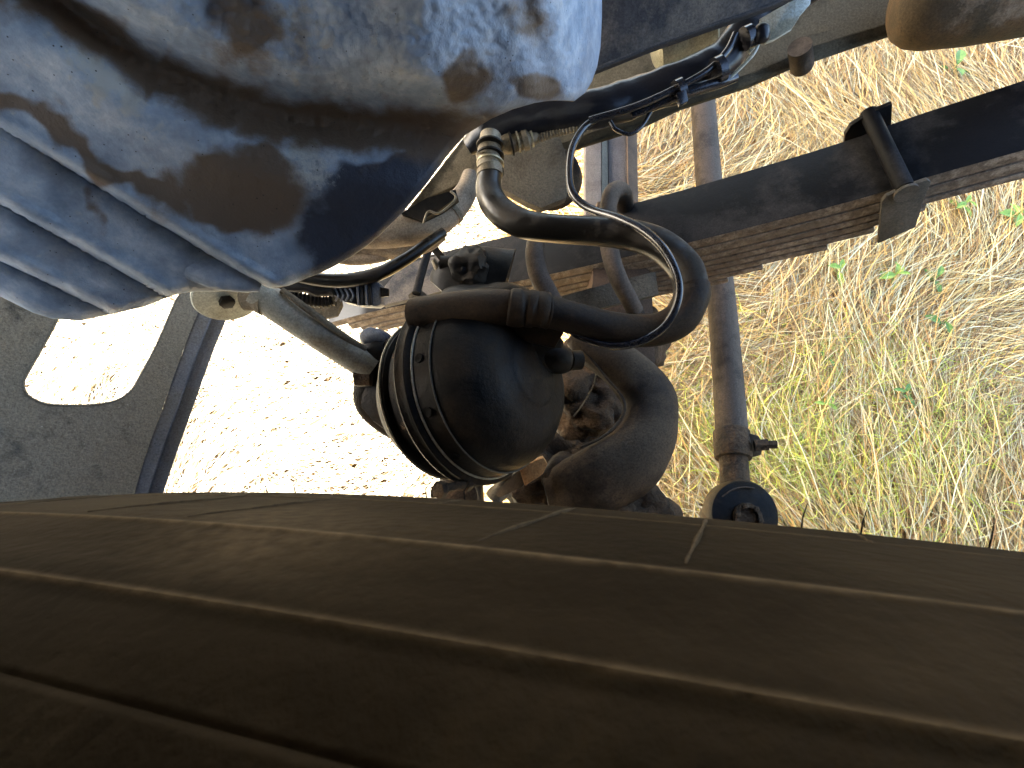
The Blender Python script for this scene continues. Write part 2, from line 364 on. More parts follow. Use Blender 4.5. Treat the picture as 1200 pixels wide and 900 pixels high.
cab = empty('unseen_cab', (.6, 1.0, 1.42), 'unseen dark cab body of the truck, sized for its shade, above the wheel and the chassis', 'truck cab')
build('unseen_cab_floor', box(-1.68, .45, .14, 2.7, 1.42, 1.5), M_body, cab, False, .01)
build('unseen_cab_shell', box(-1.63, .4, -.42, 2.6, 1.503, 1.9), M_body, cab, False, .04)

# ------------------------------------------------------------------ tyre
def tyre_nodes(t, N, L, b):
    tc = N.new('ShaderNodeTexCoord'); n = N.new('ShaderNodeTexNoise'); n.inputs['Scale'].default_value = 14; n.inputs['Detail'].default_value = 9; n.inputs['Roughness'].default_value = .6
    L.new(tc.outputs['Object'], n.inputs['Vector'])
    r = N.new('ShaderNodeValToRGB'); e = r.color_ramp.elements; e.new(.5)
    for i, (p, c) in enumerate([(.3, (.0078, .0056, .0031)), (.5, (.0185, .0136, .0078)), (.7, (.044, .0335, .0205))]): e[i].position = p; e[i].color = (*c, 1)
    L.new(n.outputs[0], r.inputs[0])
    at = N.new('ShaderNodeAttribute'); at.attribute_name = 'wear_glare'
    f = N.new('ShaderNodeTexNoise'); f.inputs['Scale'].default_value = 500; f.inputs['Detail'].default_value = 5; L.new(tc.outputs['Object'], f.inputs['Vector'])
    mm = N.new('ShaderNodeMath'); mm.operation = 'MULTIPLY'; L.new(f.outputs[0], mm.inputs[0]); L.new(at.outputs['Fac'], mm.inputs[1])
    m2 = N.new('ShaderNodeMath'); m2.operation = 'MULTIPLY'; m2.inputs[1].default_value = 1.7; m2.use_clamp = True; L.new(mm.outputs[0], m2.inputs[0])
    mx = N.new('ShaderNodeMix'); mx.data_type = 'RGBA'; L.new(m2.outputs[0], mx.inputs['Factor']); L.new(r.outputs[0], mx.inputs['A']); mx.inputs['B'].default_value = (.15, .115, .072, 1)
    L.new(mx.outputs['Result'], b.inputs['Base Color']); b.inputs['Roughness'].default_value = .85; b.inputs['Specular IOR Level'].default_value = .08
    bp = N.new('ShaderNodeBump'); bp.inputs['Strength'].default_value = .5; bp.inputs['Distance'].default_value = .0007; L.new(f.outputs[0], bp.inputs['Height']); L.new(bp.outputs[0], b.inputs['Normal'])
M_tyre = attr_mat('dusty_tyre_rubber', tyre_nodes)
# profile (offset along the axle towards the vehicle, radius, wear)
RS = .6128
BASE = [(-.36, -.14), (-.33, -.18), (-.22, -.235), (-.15, -.27), (-.08, -.275), (-.01, -.26), (.02, -.235), (.028, -.20), (.0325, -.12), (.0345, -.085), (.0365, -.060), (.0380, -.0400), (.0362, -.0318), (.0325, -.0270), (.0266, -.0203), (.0160, -.0120), (.0072, -.0052), (0, 0),
        (-.0040, .0011), (-.0090, .0035), (-.018, .006), (-.045, .018), (-.09, .034), (-.15, .045), (-.22, .035), (-.31, -.01), (-.33, -.06)]
RIDGES = [(-.0001, .00035, .0003, .35), (-.0050, .0004, .0003, .55), (-.0211, .00045, .00045, 1), (-.0318, .00035, .0003, .8), (-.0395, .0003, -.0005, 0)]   # offset, width, height, wear
def base_r(o):
    B = [(b[1], b[0]) for b in BASE if b[0] > -.03]; return float(np.interp(o, [b[0] for b in B], [b[1] for b in B]))
TP = []
for q_ in cr([(b[1], b[0]) for b in BASE], 14)[::-1]:
    TP.append((float(q_[0]), float(q_[1]), 0))
# finer rings where the camera is close
FINE = []
for i_ in range(len(TP) - 1):
    a, b = TP[i_], TP[i_ + 1]; L_ = math.hypot(b[0] - a[0], b[1] - a[1]); n_ = max(1, int(L_ / .00022)) if (-.045 < a[0] < .001 and a[1] > -.003) else 1
    for k in range(n_):
        t = k / n_; o_ = a[0] + (b[0] - a[0]) * t; r_ = a[1] + (b[1] - a[1]) * t; w_ = 0
        if r_ > -.01:
            for ro, rw, rh, ww in RIDGES:
                e_ = math.exp(-((o_ - ro) / rw) ** 2); r_ += rh * e_; w_ = max(w_, ww * e_)
            r_ -= .00028 * min(1, max(0, (-.0324 - o_) / .0008)) * min(1, max(0, (o_ + .0395) / .0006))
        FINE.append((o_, r_ + RS, w_))
TP = FINE
def make_tyre():
    seg = 420; V, Fc, wear_glare = [], [], []
    prof = TP
    for o_, r, wr in prof:
        for k in range(seg):
            a = 2 * math.pi * k / seg; rr = r; ww = wr
            jit = mn.noise(Vector((a * 14, o_ * 60, 1.7))) * .0002
            V.append(wc + ax * o_ + (wu * math.sin(a) + wv * math.cos(a)) * (rr + jit)); qv = V[-1] - CAM; dv = max(qv.dot(FWD), .01); qx = 600 + F * qv.x / dv; qy = 450 - F * qv.dot(UP) / dv
            patch = .6 * math.exp(-((qx - 330) / 190) ** 2 - ((qy - 635) / 42) ** 2) * (.7 + .8 * mn.noise(V[-1] * 45)) if r > RS - .02 and o_ < .02 else 0  # pale patch: glare haze painted into the tyre colour
            wear_glare.append(max(patch, 0) + ww * (.6 + .8 * mn.noise(Vector((a * 40, o_ * 100, 0))) ** 2 + .25 * mn.noise(Vector((a * 9, 0, 3)))))
    n = len(prof)
    for i in range(n - 1):
        for k in range(seg):
            a, b = i * seg + k, i * seg + (k + 1) % seg; Fc.append((a, b, b + seg, a + seg))
    return V, Fc, wear_glare
wheel = empty('wheel', wc, 'dusty brown truck tyre with moulded ribs filling the bottom of the picture', 'wheel')
V, Fc, wear_glare = make_tyre()
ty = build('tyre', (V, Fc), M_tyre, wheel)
at = ty.data.attributes.new('wear_glare', 'FLOAT', 'POINT'); at.data.foreach_set('value', np.array(wear_glare, dtype=np.float32))
build('rim', lathe(wc - ax * .05, ax, [(.0, .285), (-.01, .262), (-.06, .255), (-.1, .2), (-.11, .12), (-.11, .0)], 48), M_rim, wheel)
def on_tyre(a, o_, h): return wc + ax * o_ + (wu * math.sin(a) + wv * math.cos(a)) * (RS + base_r(o_) + h + mn.noise(Vector((a * 14, o_ * 60, 1.7))) * .0002)
M_rib = mat('dusty_rubber_rib', [(.03, .022, .013), (.085, .064, .04)], 60, .85, .4, 300)
for k in range(-30, 31):
    a = k * .031 + .006; long_ = k % 3 != 1
    q_ = []
    for i_ in range(15):
        t = i_ / 14; o_ = -.0008 - (.0186 if long_ else .0046) * t; q_.append(on_tyre(a - .0065 * t * (1 if long_ else .3), o_, .0001))
    build('cross_rib', sweep(q_, [.0001] + [(.00034 if long_ else .0003) * (.8 + .25 * math.sin(i_ * .9 + k * 1.9)) for i_ in range(13)] + [.0001], 6), M_rib, wheel)
# rubber moulding whiskers on the shoulder edge
def tyre_at(px, py):
    """point of the tyre shoulder nearest to the photograph's pixel"""
    best = None
    for k in range(-60, 61):
        a = k * .012; p = wc + (wu * math.sin(a) + wv * math.cos(a)) * RS
        q = p - CAM; d = q.dot(FWD); x = 600 + F * q.x / d; y = 450 - F * q.dot(UP) / d
        e = abs(x - px)
        if best is None or e < best[0]: best = (e, p, a)
    return best[1], best[2]
for px in (505, 548, 936, 1036, 1148, 310, 342):
    p, a = tyre_at(px, 0); n = (wu * math.sin(a) + wv * math.cos(a))
    build('rubber_whisker', sweep([p - n * .002, p + ax * .0015 + n * .0004, p + ax * .0035 + n * .001 + wu * .0008], [.00016, .00012, .00007], 6), M_black, wheel)

# ------------------------------------------------------------------ A: moulded inner splash panel
def sm(x): x = min(1, max(0, x)); return x * x * (3 - 2 * x)
BX = [(-260, 190), (-100, 280), (0, 345), (40, 365), (62, 372), (95, 374), (128, 367), (170, 357), (200, 345), (222, 340), (250, 340), (272, 338), (290, 333), (300, 329), (318, 336), (338, 333), (380, 316), (410, 300), (440, 278), (470, 248), (500, 212), (525, 178), (545, 156), (575, 137), (600, 126), (625, 119), (650, 116), (672, 117), (684, 108), (692, 95), (698, 78), (702, 55), (703.5, 20), (704, -220)]
def bnd(px): return float(np.interp(px, [b[0] for b in BX], [b[1] for b in BX]))
def sdist(px, py, a, b):
    dx, dy = b[0] - a[0], b[1] - a[1]; L_ = math.hypot(dx, dy)
    return ((px - a[0]) * dy - (py - a[1]) * dx) / L_          # negative = below-left
VAL = [(-60, -60), (60, -12), (110, 30), (170, 72), (250, 108), (340, 135), (430, 143), (500, 150), (560, 150)]
vx = [v[0] for v in VAL]; vy = [v[1] for v in VAL]
LN = [((45, 170), (310, 332)), ((0, 233), (200, 345)), ((0, 300), (130, 362))]
def panel_d(px, py):
    d = .31 + .20 * (px * .45 + py) / 650
    v = np.interp(px, vx, vy); t = py - v                       # below the fold: t > 0
    depthf = sm((px + 60) / 150) * (1 - sm((px - 470) / 120))
    d += .017 * math.exp(-(t / 34) ** 2) * depthf
    d -= .007 * math.exp(-((t - 72) / 40) ** 2) * depthf
    d -= .02 * sm(-t / 70) * depthf
    # rounded end of the upper mass
    e = math.hypot((px - 560) / 150, (py - 10) / 130)
    d -= .035 * math.exp(-e ** 4)
    if px > 610: d += .0000095 * (px - 610) ** 2
    d += .010 * math.exp(-((px - 615 - .25 * py) / 14) ** 2) * (1 - sm((py - 110) / 20)) * .6
    d += .010 * math.exp(-(((px - 445) / 40) ** 2)) * sm((60 - py) / 40)
    # stepped flutes, lower left
    for i, (a, b) in enumerate(LN):
        s = -sdist(px, py, a, b)
        fade = 1 if i else .45 + .55 * sm((px - 20) / 60)
        d += .011 * sm((s + 3) / 7) * fade
        if s > 3: d += .007 * math.exp(-(s - 3) / 9) * fade
        d -= .002 * math.exp(-((s + 7) / 6) ** 2) * fade
    d += mn.noise(Vector((px * .012, py * .012, 0))) * .0012 + mn.noise(Vector((px * .035, py * .035, 4))) * .0008
    rough = sm((150 - abs(t + 50)) / 60) if t < 20 else .15
    d += mn.noise(Vector((px * .11, py * .11, 8))) * .0011 * rough
    # edge rolls away
    bd = bnd(px) - py
    if bd < 12: d += .006 * (1 - bd / 12) ** 2
    return max(.17, d)
cols = sorted(set(list(np.linspace(-260, 680, 330)) + [684, 687, 690, 692, 694, 696, 698, 699.5, 701, 702, 703, 703.5, 704] + [b[0] for b in BX if b[0] < 680]))
NR = 210
V, Fc, C = [], [], []
for i, px in enumerate(cols):
    yb = bnd(px)
    for j in range(NR + 1):
        t = j / NR; t = 1 - (1 - t) ** 1.15; py = -220 + (yb + 220) * t
        V.append(P(px, py, panel_d(px, py)))
        v = np.interp(px, vx, vy); tt = py - v
        ox, oy = px, py
        px = ox + 26 * mn.noise(Vector((ox * .011, oy * .011, 21))) + 12 * mn.noise(Vector((ox * .04, oy * .04, 22)))
        py = oy + 24 * mn.noise(Vector((ox * .011, oy * .011, 23))) + 12 * mn.noise(Vector((ox * .04, oy * .04, 24)))
        nz = mn.noise(Vector((px * .02, py * .02, 11))) ; n2 = mn.noise(Vector((px * .06, py * .06, 12)))
        brown = math.exp(-((tt - 10) / 34) ** 2) * 1.15  # brown dust along the fold, its shade painted in too
        brown = max(brown, 1.1 * math.exp(-(((px - 270) / 95) ** 2 + ((py - 225) / 52) ** 2) ** 2))
        brown = max(brown, .9 * math.exp(-(((px - 545) / 35) ** 2 + ((py - 88) / 32) ** 2) ** 2), .9 * math.exp(-(((px - 622 - .1 * py) / 18) ** 2 + ((py - 8) / 40) ** 2)), .9 * math.exp(-(((px - 635) / 32) ** 2 + ((py - 100) / 18) ** 2) ** 2))
        s1 = -sdist(px, py, *LN[0])
        brown = max(brown, 1.0 * math.exp(-((s1 + 22 + .10 * (px - 100) * (px < 100)) / 15) ** 2) * (1 - sm((px - 210) / 80)) )
        brown = max(brown, .8 * math.exp(-((px - 108 - .2 * (py - 230)) / 9) ** 2) * math.exp(-((py - 235) / 40) ** 2))
        brown = max(brown, .9 * math.exp(-((px - 300) / 70) ** 2 - ((py - 35) / 45) ** 2))
        brown = brown + nz * .35 + n2 * .2
        dark_shade = sm((px - 290) / 120) * sm((py - 168) / 30) * 1.05 + nz * .2  # shade of the downturned belly painted as dark navy
        dark_shade = max(dark_shade, .9 * math.exp(-((px - 275) / 60) ** 2 - ((py - 5) / 45) ** 2)) 
        white = .9 * math.exp(-(((px - 125) * .7 - (py - 95)) / 22) ** 2 - ((px - 125) / 55) ** 2) + .7 * math.exp(-((px - 355) / 26) ** 2 - ((py - 190) / 26) ** 2) + .5 * math.exp(-((px - 360) / 60) ** 2 - ((py - 40) / 50) ** 2) + .35 * sm(n2 * 2) * (1 - dark_shade if dark_shade < 1 else 0)  # scuffs; the small round spot is a painted sheen highlight
        C += [brown, dark_shade, white, 1]; px, py = ox, oy
n = NR + 1
for i in range(len(cols) - 1):
    for j in range(NR): a = i * n + j; Fc.append((a, a + 1, a + n + 1, a + n))
def panel_nodes(t, N, L, b):
    tc = N.new('ShaderNodeTexCoord'); at = N.new('ShaderNodeAttribute'); at.attribute_name = 'dirt_and_light'
    sp = N.new('ShaderNodeSeparateColor'); L.new(at.outputs['Color'], sp.inputs[0])
    def nz(scale, det=8, ro=.65):
        n = N.new('ShaderNodeTexNoise'); n.inputs['Scale'].default_value = scale; n.inputs['Detail'].default_value = det; n.inputs['Roughness'].default_value = ro
        L.new(tc.outputs['Object'], n.inputs['Vector']); return n.outputs[0]
    def mask(src, noise, k, lo, hi):
        m = N.new('ShaderNodeMath'); m.operation = 'MULTIPLY_ADD'; m.inputs[1].default_value = k; L.new(noise, m.inputs[0]); L.new(src, m.inputs[2])
        r = N.new('ShaderNodeMapRange'); r.interpolation_type = 'SMOOTHSTEP'; r.inputs[1].default_value = lo; r.inputs[2].default_value = hi; L.new(m.outputs[0], r.inputs[0]); return r.outputs[0]
    def mix(f, a, c):
        m = N.new('ShaderNodeMix'); m.data_type = 'RGBA'; L.new(f, m.inputs['Factor']); L.new(a, m.inputs['A'])
        if isinstance(c, tuple): m.inputs['B'].default_value = (*c, 1)
        else: L.new(c, m.inputs['B'])
        return m.outputs['Result']
    big, mid, fine = nz(11), nz(45), nz(170, 6, .7); stain = nz(28, 14, .8)
    r = N.new('ShaderNodeValToRGB'); e = r.color_ramp.elements; e.new(.5)
    for i, (p, c) in enumerate([(.33, (.185, .245, .33)), (.5, (.29, .36, .46)), (.68, (.46, .515, .58))]): e[i].position = p; e[i].color = (*c, 1)  # blue of the reflected sky put into the base colour
    L.new(mid, r.inputs[0]); c = r.outputs[0]
    hz = N.new('ShaderNodeMapRange'); hz.inputs[1].default_value = .48; hz.inputs[2].default_value = .66; hz.inputs[4].default_value = .42; L.new(nz(7, 12, .75), hz.inputs[0])
    c = mix(hz.outputs[0], c, (.27, .24, .22))
    c = mix(mask(sp.outputs[1], mid, .7, .7, 1.15), c, (.028, .034, .052))
    c = mix(mask(sp.outputs[2], fine, 1.4, .95, 1.5), c, (.42, .43, .42))
    c = mix(mask(sp.outputs[0], stain, 1.0, .72, 1.35), c, (.125, .09, .064))
    v = N.new('ShaderNodeTexVoronoi'); v.inputs['Scale'].default_value = 130; L.new(tc.outputs['Object'], v.inputs['Vector'])
    mm = N.new('ShaderNodeMath'); mm.operation = 'MULTIPLY'; L.new(v.outputs['Distance'], mm.inputs[0]); L.new(big, mm.inputs[1])
    r2 = N.new('ShaderNodeMapRange'); r2.inputs[1].default_value = .040; r2.inputs[2].default_value = .022; L.new(mm.outputs[0], r2.inputs[0])
    c = mix(r2.outputs[0], c, (.03, .028, .03))
    L.new(c, b.inputs['Base Color']); b.inputs['Specular IOR Level'].default_value = .4
    rr = N.new('ShaderNodeMapRange'); rr.inputs[3].default_value = .32; rr.inputs[4].default_value = .7; L.new(mid, rr.inputs[0]); L.new(rr.outputs[0], b.inputs['Roughness'])
    ad = N.new('ShaderNodeMath'); ad.operation = 'ADD'; L.new(fine, ad.inputs[0]); L.new(mid, ad.inputs[1])
    bp = N.new('ShaderNodeBump'); bp.inputs['Strength'].default_value = .45; bp.inputs['Distance'].default_value = .003; L.new(ad.outputs[0], bp.inputs['Height']); L.new(bp.outputs[0], b.inputs['Normal'])
M_panel = attr_mat('dusty_grey_plastic_with_sky_blue', panel_nodes)
pan = empty('splash_panel', P(300, 335, .46), 'dusty blue grey moulded splash panel with a brown fold, filling the upper left', 'panel')
po = build('shield', (V, Fc), M_panel, pan)
ca = po.data.color_attributes.new('dirt_and_light', 'FLOAT_COLOR', 'POINT'); ca.data.foreach_set('color', C)
md = po.modifiers.new('thickness', 'SOLIDIFY'); md.thickness = .003; md.offset = 0
M_lip = mat('worn_edge_rim_light', [(.3, .27, .2), (.42, .38, .29)], 60, .7, .4, 150)
q = []
for px in [130, 150, 170, 190, 205, 222, 250, 272, 290, 300, 318, 338, 360, 380, 410, 440, 470, 500, 525, 545, 575, 600, 625, 650, 672]:
    q.append((px, bnd(px) + .5, panel_d(px, bnd(px)) + .0005, 2.6))
build('rolled_edge', tube(q, 4, 8), M_lip, pan)
# rounded flute that runs down behind the corner
build('flute_end', tube([(222, 312, .452, 30), (255, 322, .455, 34), (290, 328, .462, 30), (306, 334, .468, 18)], 6, 20, .5, FWD), M_panel, pan)

# ------------------------------------------------------------------ B: dark grey cover, top centre-right
cov = empty('engine_cover', P(800, 10, .5), 'dark grey dusty cover plate at the top centre beside the splash panel', 'cover')
build('plate', slab([(690, -160, .47), (690, 84, .52), (760, 56, .52), (830, 31, .515), (905, 5, .51), (985, -30, .5), (1000, -160, .46)], .012), M_cover, cov, True, .002)
build('lower_lip', tube([(690, 84, .521, 5), (760, 56, .521, 5), (830, 31, .516, 5), (905, 5, .511, 5), (985, -30, .501, 5)], 3, 8), M_cover, cov)

# ------------------------------------------------------------------ C: chassis rail
rail = empty('chassis_rail', P(850, 110, .66), 'olive brown chassis rail running up to the top right corner', 'chassis rail')
wt = [(440, 292, .76), (560, 140, .73), (700, 50, .70), (905, -20, .66), (1260, -150, .6)]
wb = [(1260, -45, .6), (1150, -8, .62), (1045, 26, .64), (955, 53, .66), (880, 86, .67), (800, 112, .68), (745, 138, .69), (690, 157, .7), (600, 190, .72), (560, 205, .73), (500, 232, .75), (455, 262, .76)]
build('web', slab(wt + wb, .008), M_rail, rail, True, .0015)
fl = [(1260, -45, .598), (1150, -8, .618), (1045, 26, .638), (955, 53, .658), (880, 86, .668), (800, 112, .678), (745, 138, .688), (690, 157, .698), (600, 190, .718), (560, 205, .728), (500, 232, .748), (455, 262, .758)]
fl2 = [(a, b + (12 if a < 700 else 14), c + .01) for a, b, c in fl]
build('bottom_flange', prism([P(*c) for c in fl] + [P(*c) for c in fl2[::-1]], FWD * .007), M_rail, rail, True, .001)
tag(build('hanging_peg', lathe(P(938, 62, .63), P(941, 88, .66) - P(938, 62, .63), [(-.01, .0), (-.01, .0135), (.022, .0135), (.0255, .012), (.0265, 0)], 28), M_rod), 'short brown cylindrical peg hanging under the chassis rail', 'peg')
mt = lathe(P(1045, 14, .6), P(1260, -30, .55) - P(1045, 14, .6), [(0, 0), (.001, .022), (.006, .032), (.018, .041), (.035, .046), (.08, .05), (.2, .052), (.3, .05)], 40)
tag(build('air_tank', mt, mat('tank_brown', [(.035, .026, .014), (.065, .047, .026), (.14, .08, .035)], 12, .7, .5, 110, dust=(.25, .19, .13), dust_amt=.3)), 'rounded brown tank end at the top right corner', 'tank')
# yellow-silver canister between cover and loom
tag(build('canister', lathe(P(766, 60, .60), P(834, 34, .59) - P(766, 60, .60), [(0, 0), (0, .018), (.004, .0235), (.02, .0245), (.024, .0225), (.048, .0225), (.052, .0245), (.066, .0235), (.07, .018), (.07, 0)], 36), M_brass), 'small brass and silver canister behind the black loom', 'canister')

# ------------------------------------------------------------------ D: loom, cables, bracket
loom = empty('wiring_loom', P(700, 125, .58), 'thick black taped wiring loom running along the chassis rail', 'wiring loom')
build('taped_bundle', tube([(548, 172, .60, 20), (575, 152, .59, 44), (620, 138, .58, 42), (690, 130, .57, 44), (745, 113, .57, 46), (800, 94, .56, 44), (845, 70, .555, 42), (872, 38, .55, 38), (905, 12, .55, 34), (960, -22, .54, 36)], 10, 20, .8, FWD, (.0022, 60)), M_loom, loom)
build('cable', tube([(690, 141, .545, 8), (745, 125, .54, 9), (792, 104, .535, 9), (830, 82, .53, 8), (852, 60, .53, 9), (862, 40, .53, 9)], 8, 12), M_cable, loom)
build('cable', tube([(740, 135, .548, 9), (795, 112, .54, 13), (838, 98, .538, 14), (862, 90, .54, 12)], 8, 12), M_cable, loom)
build('cable', tube([(715, 142, .55, 5), (722, 152, .55, 5), (738, 157, .55, 5), (752, 148, .55, 5), (762, 132, .55, 5), (770, 118, .55, 5)], 8, 10), M_cable, loom)
build('cable', tube([(855, 92, .535, 4), (875, 72, .533, 4), (885, 60, .53, 4), (892, 42, .53, 4)], 8, 10), M_zinc, loom)
for c in [(796, 106, .538, 26), (842, 82, .533, 30), (876, 44, .532, 26)]:
    a = P(c[0], c[1], c[2]); d = (P(c[0] + 20, c[1] - 9, c[2]) - a).normalized()
    build('cable_tie', lathe(a, d, [(-.004, rad(c[3], c[2]) * .8), (-.004, rad(c[3], c[2])), (.004, rad(c[3], c[2])), (.004, rad(c[3], c[2]) * .8)], 20), M_cable, loom)
build('tie_lock', slab([(793, 108, .528), (804, 104, .528), (807, 118, .53), (797, 123, .53)], .006), M_cable, loom, True, .001)
zb = empty('zinc_bracket', P(915, 30, .55), 'pale zinc bracket strapped to the loom near the top edge', 'bracket')
build('plate', slab([(890, 22, .535), (925, 2, .53), (952, -14, .53), (950, 4, .53), (938, 18, .53), (928, 34, .53), (908, 46, .535), (898, 50, .535)], .004), M_zinc, zb, True, .001)
build('arm', slab([(876, 34, .536), (887, 30, .536), (888, 52, .538), (880, 62, .538), (874, 54, .538)], .004), M_zinc, zb, True, .001)
build('clip', lump(P(893, 38, .525), .009, .012, .008, .003, 90, 2), M_loom, zb)

# conduit + fitting
cdt = empty('corrugated_conduit', P(640, 158, .57), 'thin ribbed conduit with a shiny ringed end below the loom', 'conduit')
build('conduit', corrugated([(628, 163, .58, 9), (650, 156, .575, 8), (670, 151, .57, 8), (690, 145, .57, 7)], .0035, .001), M_fit, cdt)
build('end_fitting', sweep([P(*p) for p in [(582, 172, .585), (594, 169, .583), (600, 168, .582), (601, 168, .582), (612, 165, .581), (613, 165, .581), (619, 163, .58), (620, 163, .58), (630, 160, .58)]], [.008, .0115, .0115, .0098, .0098, .0115, .0115, .0085, .006], 24), M_fit, cdt)
for k in range(4): build('ring', lathe(P(599 + k * 8, 168.5 - k * 2.2, .581), P(640, 157, .58) - P(600, 168, .581), [(-.0012, .0105 - k * .0008), (-.001, .0128 - k * .001), (.001, .0128 - k * .001), (.0012, .0105 - k * .0008)], 24), M_brass if k % 2 else M_black, cdt)

# ------------------------------------------------------------------ H: cast bracket behind the hose
hb = empty('cast_bracket', P(628, 205, .7), 'olive brown rough octagonal bracket hanging under the chassis rail', 'bracket')
build('face', slab([(586, 176, .665), (600, 168, .66), (640, 158, .655), (657, 160, .655), (668, 196, .66), (664, 232, .67), (634, 244, .675), (618, 238, .675), (586, 220, .675)], .022), M_plate, hb, True, .004)
build('rear_disc', lathe(P(647, 210, .70), FWD + RT * .3, [(-.012, 0), (-.012, .036), (-.009, .040), (.01, .040), (.012, 0)], 36), M_arm, hb)

# ------------------------------------------------------------------ axle beam
axb = empty('front_axle', P(720, 200, 1.0), 'dusty grey front axle beam passing under the leaf spring', 'axle')
def strip(a, b, th, m, nm):
    """a,b: left and right edge polylines"""
    return build(nm, prism([P(*c) for c in a] + [P(*c) for c in b[::-1]], FWD * th), m, axb, True, .0015)
strip([(686, 60, 1.12), (686, 236, .97), (690, 420, .84)], [(704, 60, 1.11), (705, 236, .96), (708, 420, .835)], .03, M_beam, 'flange')
strip([(704.5, 60, 1.115), (705.5, 236, .965), (708.5, 420, .84)], [(711, 60, 1.13), (713, 236, .98), (716, 420, .85)], .02, M_plate, 'fillet')
strip([(711.5, 60, 1.125), (713.5, 236, .975), (716, 420, .845)], [(733, 60, 1.12), (736, 236, .97), (740, 420, .84)], .03, M_beam, 'web')
strip([(733.5, 60, 1.11), (736.5, 236, .96), (740.5, 420, .83)], [(745, 60, 1.13), (748, 236, .985), (768, 420, .84)], .04, M_beamdark, 'flange')
strip([(700, 236, .80), (694, 330, .775), (690, 430, .74)], [(752, 236, .80), (764, 330, .77), (768, 430, .735)], .05, M_beamdark, 'spring_pad')

# knuckle castings behind the big arm
kn = empty('steering_knuckle', P(700, 480, .75), 'rough greasy black steering knuckle between brake chamber and curved arm', 'steering knuckle')
build('casting', lump(P(690, 465, .75), .068, .085, .07, .022, 24, 5), M_cast, kn)
build('casting', lump(P(650, 556, .68), .075, .05, .045, .018, 34, 5), M_cast, kn)
build('casting', lump(P(742, 600, .64), .055, .03, .04, .014, 30, 4), M_cast, kn)
build('boss', lump(P(755, 395, .80), .035, .055, .035, .012, 36, 4), M_cast, kn)
build('wire', tube([(700, 432, .655, 2), (694, 455, .655, 2), (680, 478, .65, 2), (672, 488, .65, 2.2)], 6, 6), M_plate, kn)
arm = empty('curved_arm', P(740, 490, .62), 'big brown curved cast arm hooking round the steering knuckle', 'steering arm')
build('hook', tube([(668, 397, .655, 14), (680, 402, .65, 30), (706, 416, .64, 46), (738, 438, .63, 56), (760, 468, .62, 62), (760, 503, .61, 66), (739, 540, .60, 80), (702, 562, .60, 80), (660, 575, .61, 62), (640, 580, .61, 40)], 10, 28, .75, FWD, (.003, 22)), M_arm, arm)
build('parting_line', tube([(684, 410, .634, 3), (708, 440, .622, 3.4), (730, 468, .605, 3.6), (728, 490, .60, 3.6), (706, 512, .592, 3.4), (680, 524, .592, 2.5)], 6, 10), M_arm, arm)
build('flat_boss', lump(P(662, 556, .62), .026, .028, .022, .006, 40, 4), M_arm, arm)

# ------------------------------------------------------------------ leaf spring
spr = empty('leaf_spring', P(740, 300, .74), 'black multi leaf spring crossing the picture diagonally from left to top right', 'leaf spring')
def near(px):
    py = float(np.interp(px, [380, 440, 500, 560, 620, 700, 830, 960, 1030, 1085, 1200, 1330], [380, 364, 352, 339, 327, 309, 279, 246, 227, 208, 176, 140]))
    # the near top edge of the main leaf; depth shrinks to the right
    d = 1 / float(np.interp(px, [380, 500, 700, 1100, 1330], [1.08, 1.14, 1.30, 1.70, 1.94])); return P(px, py, d)
Wd = Vector((.10, .985, -.02)).normalized()
def leaf(x0, x1, z, th=.0115, wdt=.098, taper=0):
    n = 26; V, Fc = [], []
    for i in range(n + 1):
        px = x0 + (x1 - x0) * i / n; p = near(px); t = (near(px + 12) - near(px - 12)).normalized()
        up = t.cross(Wd).normalized(); w_ = (Wd - t * Wd.dot(t)).normalized()
        hw = wdt * (1 if not taper or min(px - x0, x1 - px) > 14 else .8)
        o0 = up * (-z); 
        for a, b in ((0, 0), (1, 0), (1, 1), (0, 1)): V.append(p + o0 + w_ * (hw * a + (wdt - hw) * .5) - up * (th * .93 * b))
    for i in range(n):
        for k in range(4): a = i * 4 + k; b = i * 4 + (k + 1) % 4; Fc.append((a, b, b + 4, a + 4))
    Fc += [(0, 1, 2, 3), (n * 4 + 3, n * 4 + 2, n * 4 + 1, n * 4)]; return V, Fc
LV = [(384, 1330), (400, 1330), (408, 1330), (425, 1095), (452, 1030), (478, 972), (515, 888), (560, 842)]
z = 0
for i, (a, b) in enumerate(LV):
    th = .018 if i < 2 else .0118
    lo = build('leaf', leaf(a, b, z, th), M_leafedge, spr, True, .0022)
    lo.data.materials.append(M_leafface)
    if i == 0:
        for p in lo.data.polygons:
            if p.normal.z > .6: p.material_index = 1
    z += th + .0014
STACK = z
# rebound clips
def clip_at(px, names, top_ear=True):
    p = near(px); t = (near(px + 12) - near(px - 12)).normalized(); up = t.cross(Wd).normalized(); w_ = (Wd - t * Wd.dot(t)).normalized()
    return p, t, up, w_
p, t, up, w_ = clip_at(1055, '')
c = empty('spring_clip', p, 'dusty steel rebound clip with plate and pin on the right half of the spring', 'clip', 'rebound clips on the leaf spring')
def rectpts(o, u, v, lst): return [o + u * a + v * b for a, b in lst]
o0 = p - w_ * .010
build('plate', prism(rectpts(o0, t, up, [(-.023, .002), (-.019, .010), (.0, .014), (.020, .014), (.024, .008), (.020, -.022), (.017, -.070), (-.023, -.080)]), -w_ * .005), M_clip, c, True, .0012)
o1 = p + w_ * .103
build('plate', prism(rectpts(o1, t, up, [(-.030, -.03), (-.028, .006), (-.022, .018), (.002, .026), (.022, .026), (.024, -.03)]), w_ * .006), M_black, c, True, .0012)
build('pin', sweep([p - w_ * .012 + up * .0085, p + w_ * .112 + up * .018], [.0098, .0098], 20), M_leafface, c)
